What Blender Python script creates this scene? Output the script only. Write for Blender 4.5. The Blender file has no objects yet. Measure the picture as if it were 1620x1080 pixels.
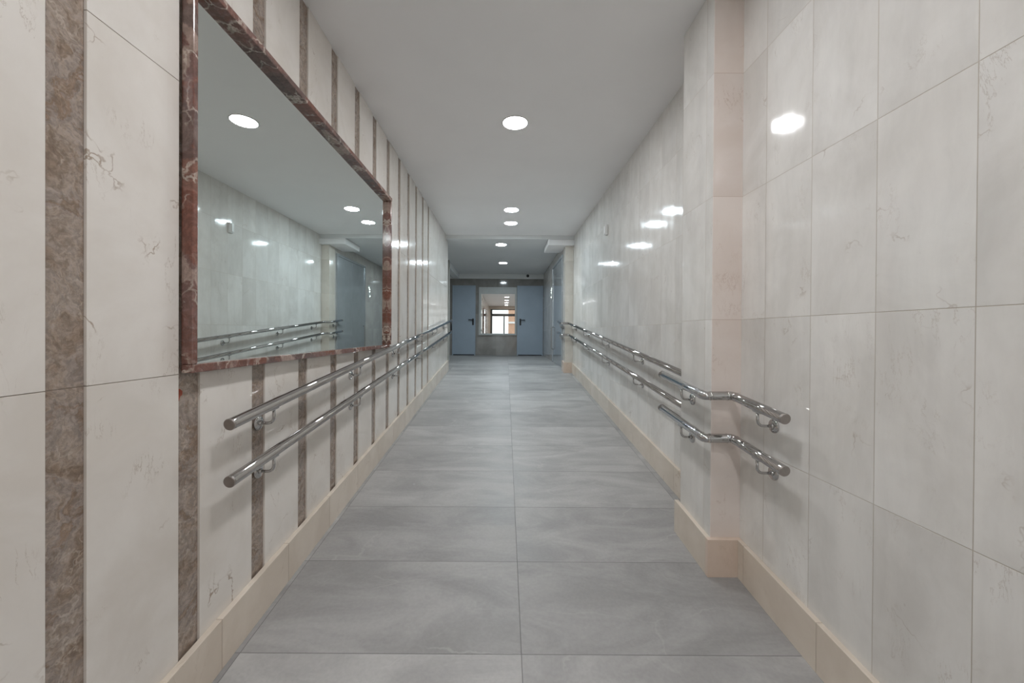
import bpy, bmesh, math, random
from mathutils import Vector
random.seed(7)
sc = bpy.context.scene
COL = sc.collection
H = 1.53                      # camera height above the foot of the ramp
SL = 0.0964                   # slope of the ramp
Y_LAND = 8.40                 # where the ramp meets the landing
Y_END = 12.2
Y_BACK = -3.6
XL, XN, XP, XM, XF = -1.17, 1.30, 1.137, 1.35, 1.20    # left wall, right near wall, pilaster, right main wall, right far wall
C1, C2 = 1.91 + H, 1.835 + H                           # two ceiling levels
Y_STEP = 7.59


def fz(y):
    return 0.0 if y < 0 else (SL * y if y < Y_LAND else SL * Y_LAND)


# ------------------------------------------------------------------ mesh helpers
def bbox(bm, x0, x1, y0, y1, z0, z1, mi=0, zf=None):
    """box; z0 / z1 may be functions of y"""
    f0 = z0 if callable(z0) else (lambda y: z0)
    f1 = z1 if callable(z1) else (lambda y: z1)
    v = [bm.verts.new((x, y, f(y))) for f in (f0, f1) for (x, y) in ((x0, y0), (x1, y0), (x1, y1), (x0, y1))]
    fs = []
    for q in ((3, 2, 1, 0), (4, 5, 6, 7), (0, 1, 5, 4), (1, 2, 6, 5), (2, 3, 7, 6), (3, 0, 4, 7)):
        f = bm.faces.new([v[i] for i in q])
        f.material_index = mi
        fs.append(f)
    return fs


def sweep(bm, pts, r, seg=20, cap=True, smooth=True):
    pts = [Vector(p) for p in pts]
    rings = []
    n = len(pts)
    for i, p in enumerate(pts):
        if i == 0:
            t = (pts[1] - p).normalized(); tin = t
        elif i == n - 1:
            t = (p - pts[i - 1]).normalized(); tin = t
        else:
            tin = (p - pts[i - 1]).normalized(); to = (pts[i + 1] - p).normalized()
            t = (tin + to).normalized()
        if i == 0:
            a = Vector((0, 0, 1)) if abs(t.z) < 0.9 else Vector((1, 0, 0))
            u = t.cross(a).normalized(); w = t.cross(u).normalized()
            ring = [p + r * (math.cos(2 * math.pi * k / seg) * u + math.sin(2 * math.pi * k / seg) * w) for k in range(seg)]
        else:
            # project the previous ring along tin on to the mitre plane
            ring = []
            for q in prev:
                s = (p - q).dot(t) / tin.dot(t)
                ring.append(q + tin * s)
        prev = ring
        rings.append([bm.verts.new(q) for q in ring])
    for a, b in zip(rings[:-1], rings[1:]):
        for k in range(seg):
            f = bm.faces.new((a[k], a[(k + 1) % seg], b[(k + 1) % seg], b[k]))
            f.smooth = smooth
    if cap:
        bm.faces.new(list(reversed(rings[0]))); bm.faces.new(rings[-1])


def lathe(bm, prof, axis_o, axis_d, seg=32, smooth=True):
    """prof: list of (radius, height along axis)"""
    o = Vector(axis_o); d = Vector(axis_d).normalized()
    a = Vector((0, 0, 1)) if abs(d.z) < 0.9 else Vector((1, 0, 0))
    u = d.cross(a).normalized(); w = d.cross(u).normalized()
    rings = []
    for (r, h) in prof:
        if r < 1e-6:
            rings.append([bm.verts.new(o + d * h)])
        else:
            rings.append([bm.verts.new(o + d * h + r * (math.cos(2 * math.pi * k / seg) * u + math.sin(2 * math.pi * k / seg) * w)) for k in range(seg)])
    for A, B in zip(rings[:-1], rings[1:]):
        for k in range(seg):
            k2 = (k + 1) % seg
            if len(A) == 1 and len(B) == 1:
                continue
            if len(A) == 1:
                f = bm.faces.new((A[0], B[k2], B[k]))
            elif len(B) == 1:
                f = bm.faces.new((A[k], A[k2], B[0]))
            else:
                f = bm.faces.new((A[k], A[k2], B[k2], B[k]))
            f.smooth = smooth


def obj(name, bm, mats, parent=None, bevel=0.0, kind=None, loc=None):
    bmesh.ops.recalc_face_normals(bm, faces=bm.faces)
    me = bpy.data.meshes.new(name)
    if loc is not None:
        bmesh.ops.translate(bm, verts=bm.verts, vec=-Vector(loc))
    bm.to_mesh(me); bm.free()
    for m in (mats if isinstance(mats, (list, tuple)) else [mats]):
        me.materials.append(m)
    o = bpy.data.objects.new(name, me)
    COL.objects.link(o)
    if loc is not None:
        o.location = loc
    if parent is not None:
        o.parent = parent
        o.matrix_parent_inverse.identity()
        if loc is None:
            o.location = -Vector(parent.get('_org', (0, 0, 0)))
    if bevel:
        md = o.modifiers.new('bevel', 'BEVEL'); md.width = bevel; md.segments = 2; md.limit_method = 'ANGLE'
    if kind:
        o['kind'] = kind
    return o


def tag(o, label=None, cat=None, group=None, kind=None):
    for k, v in (('label', label), ('category', cat), ('group', group), ('kind', kind)):
        if v:
            o[k] = v
    return o


def thing(name, loc, label, cat, group=None, kind=None):
    e = bpy.data.objects.new(name, None)
    e.empty_display_size = 0.1
    e.location = loc
    COL.objects.link(e)
    return tag(e, label, cat, group, kind)


def part(name, bm, mats, parent, bevel=0.0, label=None):
    """bm is in world coordinates; origin of the part = origin of its parent chain"""
    org = Vector((0, 0, 0)); p = parent
    while p is not None:
        org += p.location; p = p.parent
    bmesh.ops.translate(bm, verts=bm.verts, vec=-org)
    o = obj(name, bm, mats, None, bevel)
    o.parent = parent
    if label:
        o['label'] = label
    return o


# ------------------------------------------------------------------ node helpers
class NT:
    def __init__(self, name):
        self.m = bpy.data.materials.new(name); self.m.use_nodes = True
        self.t = self.m.node_tree; self.t.nodes.clear()
        self.out = self.t.nodes.new('ShaderNodeOutputMaterial')

    def n(self, typ, **kw):
        nd = self.t.nodes.new(typ)
        for k, v in kw.items():
            setattr(nd, k, v)
        return nd

    def l(self, a, b):
        self.t.links.new(a, b)

    def val(self, sock, v):
        if hasattr(v, 'links') or hasattr(v, 'is_linked'):
            self.l(v, sock)
        else:
            sock.default_value = v

    def math(self, op, a, b=None, c=None, clamp=False):
        nd = self.n('ShaderNodeMath', operation=op, use_clamp=clamp)
        for i, v in enumerate((a, b, c)):
            if v is not None:
                self.val(nd.inputs[i], v)
        return nd.outputs[0]

    def vmath(self, op, a, b=None):
        nd = self.n('ShaderNodeVectorMath', operation=op)
        self.val(nd.inputs[0], a)
        if b is not None:
            self.val(nd.inputs[1], b)
        return nd.outputs[0]

    def comb(self, x, y, z):
        nd = self.n('ShaderNodeCombineXYZ')
        for i, v in enumerate((x, y, z)):
            self.val(nd.inputs[i], v)
        return nd.outputs[0]

    def noise(self, vec, scale, detail=4.0, rough=0.55, dist=0.0):
        nd = self.n('ShaderNodeTexNoise')
        self.l(vec, nd.inputs['Vector'])
        nd.inputs['Scale'].default_value = scale; nd.inputs['Detail'].default_value = detail
        nd.inputs['Roughness'].default_value = rough; nd.inputs['Distortion'].default_value = dist
        return nd

    def ramp(self, fac, stops, interp='LINEAR'):
        nd = self.n('ShaderNodeValToRGB'); cr = nd.color_ramp; cr.interpolation = interp
        while len(cr.elements) > 1:
            cr.elements.remove(cr.elements[0])
        cr.elements[0].position = stops[0][0]; cr.elements[0].color = (*stops[0][1], 1)
        for p, c in stops[1:]:
            e = cr.elements.new(p); e.color = (*c, 1)
        self.val(nd.inputs[0], fac)
        return nd.outputs[0]

    def mix(self, fac, a, b, blend='MIX'):
        nd = self.n('ShaderNodeMix', data_type='RGBA', blend_type=blend)
        self.val(nd.inputs[0], fac)
        self.val(nd.inputs[6], a if not isinstance(a, tuple) else (*a, 1))
        self.val(nd.inputs[7], b if not isinstance(b, tuple) else (*b, 1))
        return nd.outputs[2]

    def maprange(self, v, a, b, c=0.0, d=1.0, smooth=True):
        nd = self.n('ShaderNodeMapRange')
        nd.interpolation_type = 'SMOOTHSTEP' if smooth else 'LINEAR'
        self.val(nd.inputs[0], v)
        for i, x in enumerate((a, b, c, d)):
            nd.inputs[i + 1].default_value = x
        return nd.outputs[0]

    def bsdf(self, color, rough=0.3, metal=0.0, ior=1.5, normal=None, spec=0.5, coat=0.0):
        b = self.n('ShaderNodeBsdfPrincipled')
        self.val(b.inputs['Base Color'], color if not isinstance(color, tuple) else (*color, 1))
        self.val(b.inputs['Roughness'], rough)
        b.inputs['Metallic'].default_value = metal; b.inputs['IOR'].default_value = ior
        b.inputs['Specular IOR Level'].default_value = spec
        b.inputs['Coat Weight'].default_value = coat
        if normal is not None:
            self.l(normal, b.inputs['Normal'])
        self.l(b.outputs[0], self.out.inputs[0])
        return self.m

    def bump(self, h, strength, dist):
        nd = self.n('ShaderNodeBump'); nd.inputs['Strength'].default_value = strength
        nd.inputs['Distance'].default_value = dist
        self.l(h, nd.inputs['Height'])
        return nd.outputs[0]

    def pos(self):
        g = self.n('ShaderNodeNewGeometry')
        s = self.n('ShaderNodeSeparateXYZ'); self.l(g.outputs['Position'], s.inputs[0])
        return g.outputs['Position'], s.outputs


def grid(nt, u, v, u0, pu, v0, pv, w, seed=3.7):
    """tile grid on coordinates u, v: returns (joint mask 0..1, random vector per tile)"""
    a = nt.math('DIVIDE', nt.math('SUBTRACT', u, u0), pu)
    b = nt.math('DIVIDE', nt.math('SUBTRACT', v, v0), pv)
    def edge(t, p):
        fr = nt.math('FRACT', t)
        d = nt.math('MULTIPLY', nt.math('MINIMUM', fr, nt.math('SUBTRACT', 1.0, fr)), p)
        return d
    d = nt.math('MINIMUM', edge(a, pu), edge(b, pv))
    mask = nt.maprange(d, w * 0.35, w, 1.0, 0.0)
    wn = nt.n('ShaderNodeTexWhiteNoise', noise_dimensions='3D')
    nt.l(nt.comb(nt.math('FLOOR', a), nt.math('FLOOR', b), seed), wn.inputs['Vector'])
    return mask, wn.outputs['Color'], wn.outputs['Value']


def marble(name, c_lo, c_hi, vein, vein_amt=0.5, tiles=None, grout=(0.40, 0.33, 0.25), rough=0.09, streak=0.0,
           axis='yz', cloud=2.2, vein_scale=2.6, tone=0.10, jw=0.0016, wav=0.0):
    nt = NT(name)
    p, s = nt.pos()
    u = s[1] if axis[0] == 'y' else s[0]
    mask = None; rv = 0.5; q = p
    if tiles:
        mask, rc, rv = grid(nt, u, s[2], *tiles, jw)
        q = nt.vmath('ADD', p, nt.vmath('SCALE', rc) if False else nt.vmath('MULTIPLY', rc, (9.0, 9.0, 9.0)))
    c = nt.noise(q, cloud, 6, 0.6, 0.4)
    col = nt.mix(nt.maprange(c.outputs[0], 0.32, 0.68), c_lo, c_hi)
    # thin broken veins
    dist = nt.noise(q, 3.5, 5, 0.6)
    qq = nt.vmath('ADD', q, nt.vmath('MULTIPLY', dist.outputs['Color'], (0.5, 0.5, 0.5)))
    vo = nt.n('ShaderNodeTexVoronoi', feature='DISTANCE_TO_EDGE'); nt.l(qq, vo.inputs['Vector']); vo.inputs['Scale'].default_value = vein_scale
    line = nt.maprange(vo.outputs['Distance'], 0.002, 0.016, 1.0, 0.0)
    brk = nt.maprange(nt.noise(q, 4.6, 4).outputs[0], 0.56, 0.70)
    vf = nt.math('MULTIPLY', nt.math('MULTIPLY', line, brk), vein_amt)
    col = nt.mix(vf, col, vein)
    # short fine cracks
    mpc = nt.n('ShaderNodeMapping'); mpc.inputs['Rotation'].default_value = (0.55, 0.55, 0.0); mpc.inputs['Scale'].default_value = (2.2, 2.2, 0.7)
    nt.l(q, mpc.inputs['Vector'])
    nq = nt.noise(mpc.outputs[0], 5.0, 8, 0.68, 0.5)
    crack = nt.maprange(nt.math('ABSOLUTE', nt.math('SUBTRACT', nq.outputs[0], 0.5)), 0.001, 0.009, 1.0, 0.0)
    ck = nt.math('MULTIPLY', nt.math('MULTIPLY', crack, nt.maprange(nt.noise(q, 4.3, 3).outputs[0], 0.53, 0.68)), vein_amt * 0.8)
    col = nt.mix(ck, col, vein)
    r = rough
    if streak:  # upright cloudy streaks: reflection streaks of the polish put into the colour
        sv = nt.noise(nt.vmath('ADD', nt.vmath('MULTIPLY', q, (9.0, 9.0, 0.75)), nt.vmath('MULTIPLY', nt.noise(q, 2.0, 3).outputs['Color'], (1.6, 1.6, 1.6))), 1.0, 6, 0.62)
        st = nt.maprange(sv.outputs[0], 0.3, 0.7, 1.0 - streak, 1.0 + streak)
        col = nt.mix(1.0, col, nt.comb(st, st, st), 'MULTIPLY')
        r = nt.maprange(sv.outputs[0], 0.3, 0.75, rough * 0.7, rough * 1.6)
    if tiles and tone:
        tv = nt.maprange(rv, 0, 1, 1.0 - tone, 1.0, smooth=False)
        col = nt.mix(1.0, col, nt.comb(tv, tv, tv), 'MULTIPLY')
    nrm = None
    if mask is not None:
        col = nt.mix(nt.math('MULTIPLY', mask, 0.75), col, grout)
        r = nt.math('ADD', r, nt.math('MULTIPLY', mask, 0.4))
    if wav:
        wv = nt.noise(nt.vmath('MULTIPLY', q, (5.0, 5.0, 1.3)), 1.0, 1, 0.4)
        h = nt.math('MULTIPLY', wv.outputs[0], wav)
        if mask is not None:
            h = nt.math('SUBTRACT', h, nt.math('MULTIPLY', mask, 0.0008))
        nrm = nt.bump(h, 1.0, 1.0)
    return nt.bsdf(col, r, normal=nrm, ior=1.5)


def breccia(name, stops, veincol, scale=6.0, rough=0.12, vein=0.8, vs=9.0, patch=None):
    nt = NT(name)
    p, s = nt.pos()
    d = nt.noise(p, 5, 5, 0.6)
    q = nt.vmath('ADD', p, nt.vmath('MULTIPLY', d.outputs['Color'], (0.22, 0.22, 0.22)))
    a = nt.noise(q, scale, 8, 0.66, 0.8)
    col = nt.ramp(a.outputs[0], stops)
    if patch:
        for k, (pc, off) in enumerate(patch):
            pn = nt.noise(nt.vmath('ADD', q, (off, off * 0.7, -off)), 4.5, 3, 0.45)
            col = nt.mix(nt.math('MULTIPLY', nt.maprange(pn.outputs[0], 0.555, 0.585), 0.75), col, pc)
    vo = nt.n('ShaderNodeTexVoronoi', feature='DISTANCE_TO_EDGE'); nt.l(q, vo.inputs['Vector']); vo.inputs['Scale'].default_value = vs
    ln = nt.maprange(vo.outputs['Distance'], 0.01, 0.06, 1.0, 0.0)
    brk = nt.maprange(nt.noise(p, 7, 3).outputs[0], 0.46, 0.62)
    col = nt.mix(nt.math('MULTIPLY', nt.math('MULTIPLY', ln, brk), vein), col, veincol)
    fk = nt.noise(q, 55, 4, 0.7)
    k = nt.maprange(fk.outputs[0], 0.35, 0.68, 0.80, 1.22)
    col = nt.mix(1.0, col, nt.comb(k, k, k), 'MULTIPLY')
    return nt.bsdf(col, rough)


def plain(name, color, rough=0.5, metal=0.0, var=0.03, scale=8.0, spec=0.5, bumpy=0.0):
    nt = NT(name)
    p, s = nt.pos()
    n = nt.noise(p, scale, 4)
    k = nt.maprange(n.outputs[0], 0.3, 0.7, 1 - var, 1 + var)
    col = nt.mix(1.0, color, nt.comb(k, k, k), 'MULTIPLY')
    nrm = nt.bump(nt.noise(p, 220, 2).outputs[0], 0.3, bumpy) if bumpy else None
    return nt.bsdf(col, rough, metal, spec=spec, normal=nrm)


def emit(name, color, strength):
    nt = NT(name)
    e = nt.n('ShaderNodeEmission'); e.inputs[0].default_value = (*color, 1); e.inputs[1].default_value = strength
    nt.l(e.outputs[0], nt.out.inputs[0])
    return nt.m


# ------------------------------------------------------------------ materials
CREAM_V = (0.30, 0.21, 0.14)
M = {}
M['cream_left'] = marble('cream_marble_left', (0.705, 0.655, 0.60), (0.80, 0.76, 0.715), CREAM_V, 0.8,
                         tiles=(0.985 - 0.305, 50.0, H - 0.157, 1.048), rough=0.10, tone=0.05, wav=0.0004)
def right_mat(name, y0, axis='yz', pu=0.289):
    return marble(name, (0.69, 0.665, 0.63), (0.79, 0.77, 0.74), CREAM_V, 0.42, tiles=(y0, pu, H + 0.079, 0.675),
                  rough=0.075, streak=0.045, tone=0.08, axis=axis, wav=0.0005)
M['cream_near'] = right_mat('cream_marble_right', 1.069)
M['cream_main'] = right_mat('cream_marble_right_main', 2.49)
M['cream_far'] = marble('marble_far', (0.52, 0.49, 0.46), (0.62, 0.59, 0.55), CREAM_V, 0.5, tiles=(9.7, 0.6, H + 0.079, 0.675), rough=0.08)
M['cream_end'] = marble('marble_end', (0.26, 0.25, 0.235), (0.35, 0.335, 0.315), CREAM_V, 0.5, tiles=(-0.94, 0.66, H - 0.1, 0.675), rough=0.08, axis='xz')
M['pink'] = marble('pink_marble', (0.76, 0.66, 0.60), (0.82, 0.735, 0.685), (0.42, 0.26, 0.19), 0.5,
                   tiles=(0.9, 50.0, H + 0.079, 0.675), grout=(0.42, 0.28, 0.21), rough=0.12, tone=0.06, axis='xz')
M['pink_far'] = marble('pale_marble_far', (0.64, 0.59, 0.52), (0.72, 0.67, 0.60), (0.42, 0.28, 0.2), 0.4,
                   tiles=(0.9, 50.0, H + 0.079, 0.675), grout=(0.42, 0.32, 0.25), rough=0.12, axis='xz')
M['base'] = marble('skirting_marble', (0.64, 0.555, 0.465), (0.73, 0.65, 0.56), (0.36, 0.25, 0.16), 0.4,
                   tiles=(1.57, 0.483, -20.0, 50.0), grout=(0.22, 0.16, 0.11), rough=0.2, tone=0.06, jw=0.0014)
M['base_pink'] = marble('skirting_marble_pink', (0.60, 0.475, 0.38), (0.68, 0.55, 0.46), (0.36, 0.25, 0.16), 0.4, rough=0.2)
M['brown'] = breccia('brown_marble', [(0.22, (0.13, 0.085, 0.06)), (0.38, (0.25, 0.185, 0.14)), (0.48, (0.34, 0.275, 0.23)), (0.54, (0.30, 0.25, 0.22)),
                                      (0.62, (0.235, 0.165, 0.12)), (0.80, (0.46, 0.38, 0.31))], (0.52, 0.45, 0.38), 7.5, 0.14, 0.4, 16.0)
M['red'] = breccia('red_marble', [(0.20, (0.085, 0.050, 0.044)), (0.40, (0.165, 0.088, 0.074)), (0.48, (0.215, 0.125, 0.108)), (0.55, (0.175, 0.080, 0.062)),
                                  (0.62, (0.22, 0.125, 0.105)), (0.70, (0.40, 0.31, 0.27)), (0.82, (0.30, 0.22, 0.19))], (0.60, 0.51, 0.44), 4.5, 0.12, 0.8, 9.0,
                   patch=[((0.40, 0.30, 0.255), 3.1), ((0.20, 0.075, 0.05), 11.7), ((0.125, 0.082, 0.074), 23.0)])
M['red_spot'] = plain('red_inclusion', (0.30, 0.055, 0.025), 0.2)
M['steel'] = plain('polished_steel', (0.50, 0.495, 0.49), 0.045, 1.0, 0.02, 30)
M['steel_cap'] = plain('brushed_steel_cap', (0.40, 0.37, 0.35), 0.38, 1.0, 0.03, 60)
M['mirror'] = plain('mirror_silver', (0.80, 0.845, 0.825), 0.0, 1.0, 0.0)
M['mirror_end'] = plain('mirror_silver_end', (0.90, 0.91, 0.90), 0.0, 1.0, 0.0)
M['ceiling'] = plain('ceiling_paint', (0.90, 0.89, 0.89), 0.75, 0, 0.015, 1.3, 0.3)
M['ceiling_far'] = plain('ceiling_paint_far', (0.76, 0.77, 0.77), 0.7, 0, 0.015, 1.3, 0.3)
M['white'] = plain('white_enamel', (0.78, 0.78, 0.77), 0.4)
M['greyframe'] = plain('pale_grey_frame', (0.52, 0.54, 0.53), 0.4)
M['bluedoor'] = plain('blue_grey_door_paint', (0.36, 0.435, 0.515), 0.42, 0, 0.03, 3)
M['liftdoor'] = plain('grey_metal_door', (0.45, 0.475, 0.495), 0.13, 0.35, 0.05, 3)
M['black'] = plain('black_plastic', (0.012, 0.013, 0.016), 0.35)
M['darkalu'] = plain('dark_aluminium', (0.06, 0.055, 0.05), 0.4, 0.3)
M['jamb'] = plain('cream_jamb', (0.46, 0.45, 0.41), 0.4)
M['plaster'] = plain('beige_plaster', (0.52, 0.45, 0.38), 0.7)
M['pavement'] = plain('pavement', (0.42, 0.41, 0.39), 0.8)
M['ledtiny'] = emit('panel_led', (0.85, 1.0, 0.95), 4.0)
M['lamp'] = emit('lamp_near', (0.97, 0.98, 1.0), 42.0)
M['lamp_cool'] = emit('lamp_cool', (0.79, 0.925, 1.0), 38.0)
M['lamp_far'] = emit('lamp_far', (0.80, 0.925, 1.0), 40.0)


FSEED = 23.4


def floor_mat():
    nt = NT('grey_porcelain')
    p, s = nt.pos()
    mask, rc, rv = grid(nt, s[0], s[1], 0.078, 1.2, 1.643 - 0.5735 * 20, 0.5735, 0.0020, FSEED)
    q = nt.vmath('ADD', p, nt.vmath('MULTIPLY', rc, (7.0, 7.0, 7.0)))
    # clouds drawn out along a diagonal
    mp = nt.n('ShaderNodeMapping'); mp.inputs['Rotation'].default_value = (0, 0, 0.65); mp.inputs['Scale'].default_value = (1.0, 2.8, 1.0)
    nt.l(q, mp.inputs['Vector'])
    a = nt.noise(mp.outputs[0], 1.5, 7, 0.62, 0.7)
    col = nt.mix(nt.maprange(a.outputs[0], 0.30, 0.70), (0.30, 0.292, 0.285), (0.43, 0.42, 0.41))
    fine = nt.noise(q, 60, 3)
    k = nt.maprange(fine.outputs[0], 0.3, 0.7, 0.965, 1.035)
    col = nt.mix(1.0, col, nt.comb(k, k, k), 'MULTIPLY')
    # sparse pale hairlines
    dq = nt.vmath('ADD', mp.outputs[0], nt.vmath('MULTIPLY', nt.noise(q, 2.5, 5).outputs['Color'], (0.5, 0.5, 0.5)))
    vo = nt.n('ShaderNodeTexVoronoi', feature='DISTANCE_TO_EDGE'); nt.l(dq, vo.inputs['Vector']); vo.inputs['Scale'].default_value = 0.9
    ln = nt.maprange(vo.outputs['Distance'], 0.001, 0.009, 1.0, 0.0)
    ln = nt.math('MULTIPLY', nt.math('MULTIPLY', ln, nt.maprange(nt.noise(q, 1.7, 2).outputs[0], 0.48, 0.6)), 0.35)
    col = nt.mix(ln, col, (0.50, 0.49, 0.47))
    t = nt.maprange(rv, 0, 1, 0.84, 1.12, smooth=False)
    col = nt.mix(1.0, col, nt.comb(t, t, t), 'MULTIPLY')
    col = nt.mix(nt.math('MULTIPLY', mask, 0.75), col, (0.10, 0.095, 0.09))
    r = nt.maprange(a.outputs[0], 0.3, 0.7, 0.42, 0.52)
    nrm = nt.bump(nt.math('SUBTRACT', nt.math('MULTIPLY', fine.outputs[0], 0.00025), nt.math('MULTIPLY', mask, 0.001)), 1.0, 1.0)
    return nt.bsdf(col, r, normal=nrm)


def brick_mat():
    nt = NT('orange_brick')
    p, s = nt.pos()
    b = nt.n('ShaderNodeTexBrick'); nt.l(nt.comb(s[0], s[2], 0.0), b.inputs['Vector'])
    b.inputs['Scale'].default_value = 4.0
    b.inputs['Color1'].default_value = (0.50, 0.27, 0.17, 1); b.inputs['Color2'].default_value = (0.60, 0.35, 0.23, 1)
    b.inputs['Mortar'].default_value = (0.62, 0.52, 0.42, 1); b.inputs['Mortar Size'].default_value = 0.02
    return nt.bsdf(b.outputs[0], 0.8)


def glass_mat():
    nt = NT('clear_glass')
    fr = nt.n('ShaderNodeFresnel'); fr.inputs[0].default_value = 1.45
    tr = nt.n('ShaderNodeBsdfTransparent'); tr.inputs[0].default_value = (0.94, 0.96, 0.95, 1)
    gl = nt.n('ShaderNodeBsdfGlossy'); gl.inputs['Roughness'].default_value = 0.0
    mx = nt.n('ShaderNodeMixShader')
    nt.l(fr.outputs[0], mx.inputs[0]); nt.l(tr.outputs[0], mx.inputs[1]); nt.l(gl.outputs[0], mx.inputs[2])
    nt.l(mx.outputs[0], nt.out.inputs[0])
    return nt.m


M['floor'] = floor_mat(); M['brick'] = brick_mat(); M['glass'] = glass_mat()

# ------------------------------------------------------------------ floor
bm = bmesh.new()
prof = [(Y_BACK - 0.2, 0.0), (0.0, 0.0), (Y_LAND, SL * Y_LAND), (Y_END + 0.1, SL * Y_LAND)]
for x0, x1 in ((-2.45, 1.5),):
    top = [[bm.verts.new((x, y, z)) for x in (x0, x1)] for y, z in prof]
    bot = [[bm.verts.new((x, y, z - 0.12)) for x in (x0, x1)] for y, z in prof]
    for i in range(3):
        bm.faces.new((top[i][0], top[i][1], top[i + 1][1], top[i + 1][0]))
        bm.faces.new((bot[i][0], bot[i + 1][0], bot[i + 1][1], bot[i][1]))
        for k in (0, 1):
            bm.faces.new((top[i][k], top[i + 1][k], bot[i + 1][k], bot[i][k]))
    bm.faces.new((top[0][0], top[0][1], bot[0][1], bot[0][0])); bm.faces.new((top[3][0], top[3][1], bot[3][1], bot[3][0]))
obj('floor', bm, M['floor'], kind='structure')

# ------------------------------------------------------------------ ceilings
bm = bmesh.new()
bbox(bm, -1.35, 1.55, Y_BACK, Y_STEP, C1, C1 + 0.3)
obj('ceiling', bm, M['ceiling'], kind='structure')
bm = bmesh.new()
bbox(bm, -2.45, 1.55, Y_STEP, Y_END + 0.1, C2, C2 + 0.375)
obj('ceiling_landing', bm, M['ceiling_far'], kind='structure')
bm = bmesh.new()          # lower box over the pilaster on the right of the landing
bbox(bm, 0.835, 1.45, Y_STEP + 0.002, 8.35, H + 1.72, C2)
obj('trim_1', bm, M['ceiling'], kind='structure', bevel=0.012)
bm = bmesh.new()          # beam along the head of the end wall
bbox(bm, -2.4, 1.3, Y_END - 0.10, Y_END, H + 1.685, C2)
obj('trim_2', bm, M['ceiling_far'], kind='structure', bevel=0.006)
bm = bmesh.new()          # beam over the opening on the left
bbox(bm, -1.62, -1.45, 9.95, Y_END - 0.10, H + 1.685, C2)
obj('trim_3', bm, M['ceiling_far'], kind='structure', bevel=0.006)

# ------------------------------------------------------------------ left wall with brown marble strips
S0, PITCH, SWID = 0.985, 0.4025, 0.0966
Y_LEND = 7.87
strips = [(S0 + PITCH * k, S0 + PITCH * k + SWID) for k in range(-11, 13)]
bm = bmesh.new()
bbox(bm, XL - 0.14, XL - 0.012, Y_BACK, Y_LEND, -0.1, C1)
y = Y_BACK
ZT = [-0.1, H - 0.157 - 1.048, H - 0.157, H - 0.157 + 1.048, C1]
for a, b in strips + [(Y_LEND, None)]:
    yy = [y, a] if a - y < 0.5 else [y + (a - y) * k / 3 for k in range(4)]
    for p0, p1 in zip(yy[:-1], yy[1:]):
        for z0, z1 in zip(ZT[:-1], ZT[1:]):
            bbox(bm, XL - 0.012, XL, p0 + 0.0004, p1 - 0.0004, z0 + 0.0005, z1 - 0.0005)
    y = b
wl = obj('wall_left', bm, M['cream_left'], kind='structure', bevel=0.0008)
for k, (a, b) in enumerate(strips):
    bm = bmesh.new()
    zz = [-0.1, H - 0.157, C1]
    for z0, z1 in zip(zz[:-1], zz[1:]):
        bbox(bm, XL - 0.011, XL - 0.0085, a, b, z0 + 0.0006, z1 - 0.0006)
    if abs(a - (S0 + PITCH)) < 1e-3:      # reddish inclusion at the edge of the second strip
        pts = [(-0.000, -0.052), (0.012, -0.055), (0.022, -0.064), (0.021, -0.078), (0.012, -0.082), (0.007, -0.098), (0.0, -0.1)]
        f = bm.faces.new([bm.verts.new((XL - 0.0083, a + 0.004 + py, H - 0.157 + pz)) for py, pz in pts])
        f.material_index = 1
    o = obj('marble_strip', bm, [M['brown'], M['red_spot']]); o.parent = wl
    o['label'] = 'brown veined marble strip'

# rest of the shell
def wall(name, mat, *boxes):
    bm = bmesh.new()
    for b in boxes:
        bbox(bm, *b)
    return obj(name, bm, mat, kind='structure')

wall('wall_right', M['cream_near'], (XN, XN + 0.25, Y_BACK, 2.30, -0.1, C1))
wall('wall_right_main', M['cream_main'], (XM, XM + 0.2, 2.30, 7.80, -0.1, C1))
# pilaster between the two right-hand walls: pink face towards the camera, cream flank
bm = bmesh.new()
for f in bbox(bm, XP, XM - 0.001, 2.128, 2.494, 0.0, C1):
    c = f.calc_center_median()
    f.material_index = 0 if c.y < 2.2 or c.y > 2.45 else 1
obj('wall_pilaster', bm, [M['pink'], M['cream_main']], kind='structure', bevel=0.003)
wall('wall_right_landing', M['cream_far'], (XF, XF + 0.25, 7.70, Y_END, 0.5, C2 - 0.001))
bm = bmesh.new()
bbox(bm, XF - 0.012, XM - 0.001, 7.685, 7.93, 0.6, H + 1.72)
obj('wall_pilaster_landing', bm, M['pink_far'], kind='structure', bevel=0.003)
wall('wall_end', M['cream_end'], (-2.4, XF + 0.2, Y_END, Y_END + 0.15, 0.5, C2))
wall('wall_left_landing', M['jamb'], (-2.45, -2.3, Y_LEND, Y_END, 0.5, C2), (-2.45, XL - 0.14, Y_LEND - 0.12, Y_LEND, 0.5, C2 + 0.1))
bm = bmesh.new()
bbox(bm, -1.60, -1.425, 9.82, 9.95, fz(9.9), C2)
obj('trim_4', bm, M['jamb'], kind='structure', bevel=0.004)
# back wall around the entrance
DX0, DX1, DZ1 = -1.06, 0.98, H + 1.69
wall('wall_back', M['plaster'], (-1.35, DX0, Y_BACK - 0.15, Y_BACK, -0.1, C1 + 0.1), (DX1, 1.55, Y_BACK - 0.15, Y_BACK, -0.1, C1 + 0.1),
     (DX0, DX1, Y_BACK - 0.15, Y_BACK, DZ1, C1 + 0.1))

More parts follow.
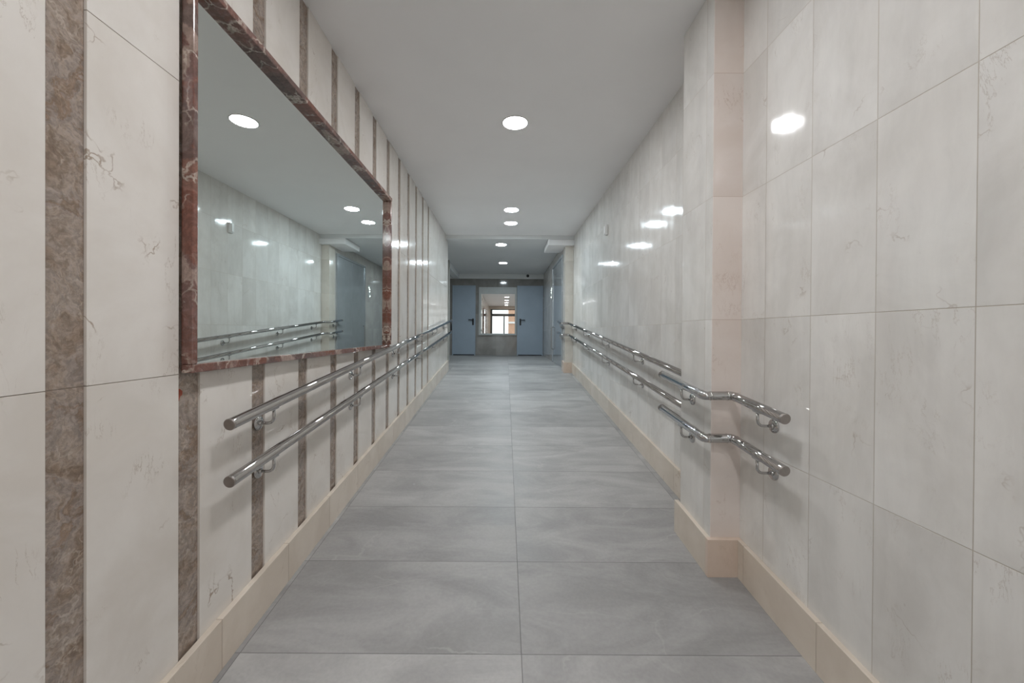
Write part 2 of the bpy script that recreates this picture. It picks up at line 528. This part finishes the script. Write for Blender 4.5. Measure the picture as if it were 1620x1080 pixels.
# ------------------------------------------------------------------ skirting
BH = 0.205
def skirt(name, segs, mat=None):
    """segs: list of (x0,x1,y0,y1)"""
    bm = bmesh.new()
    for (x0, x1, y0, y1) in segs:
        ys = sorted({y0, y1} | {t for t in (0.0, Y_LAND) if y0 < t < y1})
        for a, b in zip(ys[:-1], ys[1:]):
            bbox(bm, x0, x1, a, b, fz, lambda yy: fz(yy) + BH)
    return obj(name, bm, mat or M['base'], kind='structure', bevel=0.0015)

BT = 0.026
cuts = lambda y0, y1, off=1.567, st=0.483: [y0] + [off + st * k for k in range(-20, 30) if y0 + 0.02 < off + st * k < y1 - 0.02] + [y1]
def run(x0, x1, y0, y1):
    c = cuts(y0, y1)
    return [(x0, x1, a + 0.0005, b - 0.0005) for a, b in zip(c[:-1], c[1:])]
skirt('baseboard_left', run(XL, XL + BT, Y_BACK, Y_LEND))
skirt('baseboard_right', run(XN - BT, XN, Y_BACK, 2.128 - BT))
skirt('baseboard_right_main', run(XM - BT, XM, 2.494 + BT, 7.685))
skirt('baseboard_pilaster', [(XP - BT, XP, 2.128, 2.494 + BT)])
skirt('baseboard_pilaster_front', [(XP - BT, XN - 0.001, 2.128 - BT, 2.128)], M['base_pink'])
skirt('baseboard_pilaster_landing', [(XF - 0.012 - BT, XM, 7.685 - BT, 7.685), (XF - 0.012 - BT, XF - 0.012, 7.685, 7.93)], M['base_pink'])
skirt('baseboard_end', [(-0.92, 0.36, Y_END - 0.015, Y_END)], M['cream_end'])

# ------------------------------------------------------------------ handrails
RR = 0.0235
def fillet(pts, r, n=5):
    pts = [Vector(p) for p in pts]; out = [pts[0]]
    for i in range(1, len(pts) - 1):
        a, b, c = pts[i - 1], pts[i], pts[i + 1]
        d0 = (a - b).normalized(); d1 = (c - b).normalized()
        for k in range(n + 1):
            t = k / n
            out.append((b + d0 * r) * (1 - t) ** 2 + 2 * t * (1 - t) * b + (b + d1 * r) * t ** 2)
    out.append(pts[-1])
    return out


def bracket(parent, xr, xw, y, zr):
    s = 1 if xw > xr else -1
    drop = 0.092
    bm = bmesh.new()
    pts = fillet([(xr, y, zr - RR + 0.003), (xr, y, zr - drop), (xw - s * 0.006, y, zr - drop)], 0.032, 6)
    sweep(bm, pts, 0.0068, 12)
    lathe(bm, [(0.0, 0.0), (0.0125, 0.0), (0.0125, 0.010), (0.0, 0.010)], (xw - s * 0.007, y, zr - drop), (-s, 0, 0), 16)
    # saddle plate under the tube
    bbox(bm, xr - 0.010, xr + 0.010, y - 0.026, y + 0.026, lambda yy: zr + SL * (yy - y) - RR - 0.004, lambda yy: zr + SL * (yy - y) - RR + 0.004)
    b = part('bracket', bm, M['steel'], parent)
    bm = bmesh.new()
    lathe(bm, [(0.0, 0.0), (0.034, 0.0), (0.034, 0.005), (0.029, 0.009), (0.0, 0.0095)], (xw, y, zr - drop), (-s, 0, 0), 28)
    part('rosette', bm, M['steel'], b)


def cap(parent, p, d, name='end_cap'):
    bm = bmesh.new()
    lathe(bm, [(0.0, 0.004), (RR - 0.002, 0.004), (RR + 0.0006, 0.002), (RR + 0.0006, -0.004), (0.0, -0.004)], p, d, 24, smooth=False)
    part(name, bm, M['steel_cap'], parent)


def handrail(pts, zoff, brackets, label, group, caps=(True, True), connector=None):
    P = [(x, y, H + zoff + SL * y) for x, y in pts]
    t = thing('handrail', P[0], label, 'handrail', group)
    bm = bmesh.new()
    sweep(bm, fillet(P, 0.020, 3), RR, 28)
    part('rail_tube', bm, M['steel'], t)
    for i in range(1, len(P) - 1):                       # weld collars either side of each elbow
        for o in (P[i - 1], P[i + 1]):
            d = (Vector(o) - Vector(P[i])).normalized()
            bm = bmesh.new()
            lathe(bm, [(RR, -0.004), (RR + 0.0014, -0.002), (RR + 0.0014, 0.002), (RR, 0.004)], Vector(P[i]) + d * 0.030, d, 28)
            part('elbow_collar', bm, M['steel'], t)
    if caps[0]:
        cap(t, P[0], Vector(P[0]) - Vector(P[1]))
    if caps[1]:
        cap(t, P[-1], Vector(P[-1]) - Vector(P[-2]))
    for (xr, xw, y) in brackets:
        bracket(t, xr, xw, y, H + zoff + SL * y)
    if connector:
        bm = bmesh.new()
        e = Vector(P[-1])
        sweep(bm, [e + Vector((0, -0.02, 0)), e + Vector((0, -0.02, -connector + RR + 0.001))], 0.016, 16)
        part('end_post', bm, M['black'], t, label='dark end post')
    return t


UP_L, LO_L = -0.521, -0.750
XRL = -1.095
bl = [1.835, 2.93, 4.02, 5.11, 6.20, 7.30]
handrail([(XRL, 1.54), (XRL, 7.89)], UP_L, [(XRL, XL, y) for y in bl],
         'long polished steel handrail on the striped left wall, upper of the pair', 'steel handrails', connector=0.229)
handrail([(XRL, 1.54), (XRL, 7.89)], LO_L, [(XRL, XL, y) for y in bl],
         'long polished steel handrail on the striped left wall, lower of the pair', 'steel handrails')
XRM = XM - 0.092
XRF = XF - 0.085
br = [(XRM, XM, y) for y in (3.78, 5.0, 6.2, 7.3)] + [(XRF, XF - 0.012, 7.86)]
for zo, wd in ((-0.545, 'upper'), (-0.772, 'lower')):
    handrail([(XRM, 2.60), (XRM, 7.61), (XRF, 7.61), (XRF, 8.12)], zo, br,
             'long steel handrail along the recessed right wall beyond the pink pilaster, %s of the pair' % wd, 'steel handrails')
XRN, XRP = 1.219, 1.068
bn = [(XRN, XN, 1.862), (XRP, XP, 2.335)]
for zo, wd in ((-0.530, 'upper'), (-0.757, 'lower')):
    handrail([(XRN, 1.68), (XRN, 2.066), (XRP, 2.066), (XRP, 2.63)], zo, bn,
             'short cranked steel handrail bent around the pink pilaster, %s of the pair' % wd, 'steel handrails')

# ------------------------------------------------------------------ wall mirror in a red marble frame
MY0, MY1, MZ0, MZ1 = 1.396, 3.784, H - 0.154, H + 1.302
FX, MX = -1.126, -1.153
FT, FS = 0.032, 0.023
mr = thing('wall_mirror', (XL, 2.5, MZ0), 'large mirror in a red veined marble frame on the striped left wall', 'mirror')
def fbar(name, y0, y1, z0, z1, fx=FX):
    bm = bmesh.new(); bbox(bm, XL, fx, y0, y1, z0, z1)
    part(name, bm, M['red'], mr, 0.004)
fbar('frame_top', MY0, MY1, MZ1 - FT, MZ1, -1.108)
fbar('frame_bottom', MY0, MY1, MZ0, MZ0 + FT)
fbar('frame_side', MY0, MY0 + FS, MZ0 + FT, MZ1 - FT)
fbar('frame_side', MY1 - FS, MY1, MZ0 + FT, MZ1 - FT, -1.110)
bm = bmesh.new(); bbox(bm, XL + 0.002, MX, MY0 + FS - 0.004, MY1 - FS + 0.004, MZ0 + FT - 0.004, MZ1 - FT + 0.004)
part('mirror_glass', bm, M['mirror'], mr)

# ------------------------------------------------------------------ end wall: mirror, two doors
PXE = 612.0 / Y_END
FLZ = SL * Y_LAND
em = thing('end_mirror', (-0.235, Y_END, H - 0.08), 'square mirror in a pale grey frame between two blue-grey doors', 'mirror')
ex0, ex1, ez0, ez1 = -0.83, 0.36, H - 0.085, H + 1.425
ft, fb, fl, fr_ = 0.21, 0.055, 0.075, 0.055
bm = bmesh.new()
bbox(bm, ex0, ex1, Y_END - 0.04, Y_END, ez1 - ft, ez1); bbox(bm, ex0, ex1, Y_END - 0.05, Y_END, ez0, ez0 + fb)
bbox(bm, ex0, ex0 + fl, Y_END - 0.04, Y_END, ez0 + fb, ez1 - ft); bbox(bm, ex1 - fr_, ex1, Y_END - 0.04, Y_END, ez0 + fb, ez1 - ft)
part('frame', bm, M['greyframe'], em, 0.004)
bm = bmesh.new(); bbox(bm, ex0 + fl - 0.01, ex1 - fr_ + 0.01, Y_END - 0.02, Y_END - 0.002, ez0 + fb - 0.01, ez1 - ft + 0.01)
part('mirror_glass', bm, M['mirror_end'], em)


def leaf_door(name, x0, x1, hx, s, label):
    top = H + 1.475
    d = thing(name, ((x0 + x1) / 2, Y_END, FLZ), label, 'door', kind='structure')
    bm = bmesh.new(); bbox(bm, x0 + 0.03, x1 - 0.03, Y_END - 0.03, Y_END, FLZ + 0.03, top - 0.03)
    part('leaf', bm, M['bluedoor'], d, 0.003)
    bm = bmesh.new()
    bbox(bm, x0, x0 + 0.034, Y_END - 0.036, Y_END, FLZ, top); bbox(bm, x1 - 0.034, x1, Y_END - 0.036, Y_END, FLZ, top)
    bbox(bm, x0 + 0.034, x1 - 0.034, Y_END - 0.036, Y_END, top - 0.034, top)
    part('frame', bm, M['bluedoor'], d, 0.003)
    bm = bmesh.new(); bbox(bm, x0 + 0.034, x1 - 0.034, Y_END - 0.026, Y_END, FLZ, FLZ + 0.032)
    part('gap_shade', bm, M['black'], d)  # black strip stands in for the shade in the gap under the leaf
    hz = H + 0.36
    bm = bmesh.new()
    bbox(bm, hx - 0.026, hx + 0.026, Y_END - 0.042, Y_END - 0.028, hz - 0.13, hz + 0.075)
    sweep(bm, fillet([(hx, Y_END - 0.04, hz + 0.035), (hx, Y_END - 0.085, hz + 0.035), (hx + s * 0.145, Y_END - 0.085, hz + 0.035)], 0.02, 4), 0.014, 12)
    part('lever_handle', bm, M['black'], d, label='black lever handle')
leaf_door('door_1', -1.665, -0.935, -1.01, -1, 'blue-grey flush door left of the end mirror')
leaf_door('door_2', 0.375, 1.19, 0.478, 1, 'blue-grey flush door right of the end mirror')

# grey metal door in the right wall of the landing
d3 = thing('door_3', (XF, 8.85, FLZ), 'wide grey metal door in the right wall of the landing', 'door', kind='structure')
y0, y1, zt = 8.0, 9.62, H + 1.62
for a, b in ((y0 + 0.05, (y0 + y1) / 2 - 0.002), ((y0 + y1) / 2 + 0.002, y1 - 0.05)):
    bm = bmesh.new(); bbox(bm, XF - 0.02, XF, a, b, FLZ + 0.005, zt - 0.05)
    part('leaf', bm, M['liftdoor'], d3, 0.002)
bm = bmesh.new()
bbox(bm, XF - 0.035, XF, y0, y0 + 0.05, FLZ, zt); bbox(bm, XF - 0.035, XF, y1 - 0.05, y1, FLZ, zt); bbox(bm, XF - 0.035, XF, y0 + 0.05, y1 - 0.05, zt - 0.05, zt)
part('frame', bm, M['liftdoor'], d3, 0.003)
bm = bmesh.new()
sweep(bm, fillet([(XF - 0.018, 9.50, H + 0.14), (XF - 0.06, 9.50, H + 0.14), (XF - 0.06, 9.50, H - 0.40), (XF - 0.018, 9.50, H - 0.40)], 0.02, 4), 0.011, 12)
part('pull_handle', bm, M['steel'], d3, label='upright steel pull bar')

# small call panel on the landing's right wall
cp = thing('call_panel', (XF, 9.95, H + 1.0), 'small steel panel with tiny lit dots beside the wide grey metal door', 'panel')
bm = bmesh.new(); bbox(bm, XF - 0.012, XF, 9.89, 10.02, H + 0.88, H + 1.18)
part('plate', bm, M['greyframe'], cp, 0.003)
for yy, zz in ((9.92, 1.13), (9.97, 1.09), (9.97, 1.03), (10.0, 0.92)):
    bm = bmesh.new(); lathe(bm, [(0.0, 0.016), (0.011, 0.0155), (0.013, 0.011)], (XF, yy, H + zz), (-1, 0, 0), 14)
    part('indicator', bm, M['ledtiny'], cp)

# black dome on the end beam
bm = bmesh.new()
lathe(bm, [(0.045, 0.0), (0.045, 0.012), (0.036, 0.03), (0.022, 0.045), (0.0, 0.05)], (0.70, Y_END - 0.10, H + 1.775), (0, -1, 0), 20)
o = obj('security_camera', bm, M['black'], loc=(0.70, Y_END - 0.10, H + 1.775)); tag(o, 'small round black camera on the beam above the right end door', 'camera')

# white plate on the right wall
wp = thing('junction_box', (XM, 5.13, H + 1.30), 'small white box high on the right wall above the handrails', 'box')
bm = bmesh.new(); bbox(bm, XM - 0.03, XM, 5.10, 5.17, H + 1.30, H + 1.43)
part('housing', bm, M['white'], wp, 0.004)
bm = bmesh.new(); bbox(bm, XM - 0.042, XM - 0.03, 5.112, 5.158, H + 1.312, H + 1.418)
part('cover', bm, M['white'], wp, 0.003)

# ------------------------------------------------------------------ recessed ceiling lights
def downlight(x, y, z, mat, label, r=0.112):
    t = thing('ceiling_light', (x, y, z), label, 'ceiling light', 'round ceiling lights')
    bm = bmesh.new()
    lathe(bm, [(r - 0.004, -0.001), (r + 0.010, 0.0), (r + 0.010, 0.003), (r + 0.004, 0.007), (r - 0.004, 0.006), (r - 0.004, -0.001)], (x, y, z), (0, 0, -1), 40)
    part('trim_ring', bm, M['white'], t)
    bm = bmesh.new()
    lathe(bm, [(0.0, 0.0035), (r - 0.004, 0.0035), (r - 0.004, 0.001), (0.0, 0.001)], (x, y, z), (0, 0, -1), 40, smooth=False)
    part('diffuser', bm, mat, t, label='glowing white diffuser')
downlight(0.081, 3.53, C1, M['lamp'], 'largest round recessed light in view on the near ceiling')
downlight(0.087, 6.025, C1, M['lamp_cool'], 'second round ceiling light in the row, just before the third')
downlight(0.090, 6.757, C1, M['lamp_cool'], 'third round ceiling light, last before the ceiling step')
downlight(-0.092, 8.08, C2, M['lamp_far'], 'first round ceiling light beyond the ceiling step')
downlight(-0.067, 10.2, C2, M['lamp_far'], 'last round ceiling light, in front of the end mirror')
downlight(0.081, 1.50, C1, M['lamp'], 'round ceiling light over the near handrail ends, above the view')
downlight(0.081, -0.40, C1, M['lamp'], 'round ceiling light behind the viewer, seen second in the end mirror')
downlight(0.081, -2.40, C1, M['lamp'], 'round ceiling light nearest the entrance, seen in the end mirror')

# ------------------------------------------------------------------ entrance behind the camera and the street outside
d4 = thing('door_4', (0.0, Y_BACK - 0.08, 0.0), 'glazed entrance door with dark frame, seen in the end mirror', 'door', kind='structure')
ya, yb = Y_BACK - 0.11, Y_BACK - 0.05
def bar(x0, x1, z0, z1, name='frame'):
    bm = bmesh.new(); bbox(bm, x0, x1, ya, yb, z0, z1); part(name, bm, M['darkalu'], d4, 0.004)
TZ = H + 1.18
bar(DX0, DX0 + 0.13, 0.0, DZ1); bar(DX1 - 0.07, DX1, 0.0, DZ1); bar(DX0 + 0.13, DX1 - 0.07, DZ1 - 0.06, DZ1)
bar(DX0 + 0.13, DX1 - 0.07, TZ, TZ + 0.18, 'transom'); bar(-0.12, -0.03, 0.0, TZ, 'mullion')
for x0, x1, z0, z1 in ((DX0 + 0.13, -0.12, 0.0, TZ), (-0.03, DX1 - 0.07, 0.0, TZ), (DX0 + 0.13, DX1 - 0.07, TZ + 0.18, DZ1 - 0.06)):
    bm = bmesh.new(); bbox(bm, x0, x1, Y_BACK - 0.084, Y_BACK - 0.076, z0, z1); part('pane', bm, M['glass'], d4)

bm = bmesh.new(); bbox(bm, -14, 14, -16, Y_BACK - 0.2, -0.12, -0.02)
obj('pavement', bm, M['pavement'], kind='structure')
bb = thing('brick_building', (4.2, -10.5, -0.02), 'orange brick building across the street, seen in the end mirror', 'building')
bm = bmesh.new(); bbox(bm, 0.30, 8.0, -12.0, -10.5, -0.02, 6.5); part('wall', bm, M['brick'], bb)
for z in (0.9, 2.35, 3.9, 5.4):
    bm = bmesh.new(); bbox(bm, 0.25, 8.05, -10.62, -10.40, z, z + 0.16); part('stone_band', bm, M['white'], bb)

# ------------------------------------------------------------------ world, camera, view
w = bpy.data.worlds.new('overcast_sky'); sc.world = w; w.use_nodes = True
bg = w.node_tree.nodes['Background']; bg.inputs[0].default_value = (0.93, 0.96, 1.0, 1); bg.inputs[1].default_value = 0.5

cam = bpy.data.cameras.new('camera'); co = bpy.data.objects.new('camera', cam); COL.objects.link(co)
cam.sensor_width = 36.0; cam.sensor_fit = 'HORIZONTAL'; cam.lens = 36.0 * 612.0 / 1620.0
cam.clip_start = 0.02; cam.clip_end = 200
co.location = (0, 0, H)
PITCH_C, ROLL = -0.005, 0.006
from mathutils import Matrix
R = Matrix.Rotation(math.pi / 2 + PITCH_C, 4, 'X') @ Matrix.Rotation(ROLL, 4, 'Z')
co.rotation_euler = R.to_euler()
cam.shift_x = 11.0 / 1620.0
cam.shift_y = -11.0 / 1620.0
sc.camera = co
sc.view_settings.view_transform = 'Standard'
sc.view_settings.look = 'None'
sc.view_settings.gamma = 1.0
sc.view_settings.use_curve_mapping = False
sc.view_settings.exposure = 1.95
sc.cycles.use_denoising = True
sc.cycles.max_bounces = 14
sc.cycles.diffuse_bounces = 6
sc.cycles.glossy_bounces = 10
sc.cycles.sample_clamp_indirect = 8.0
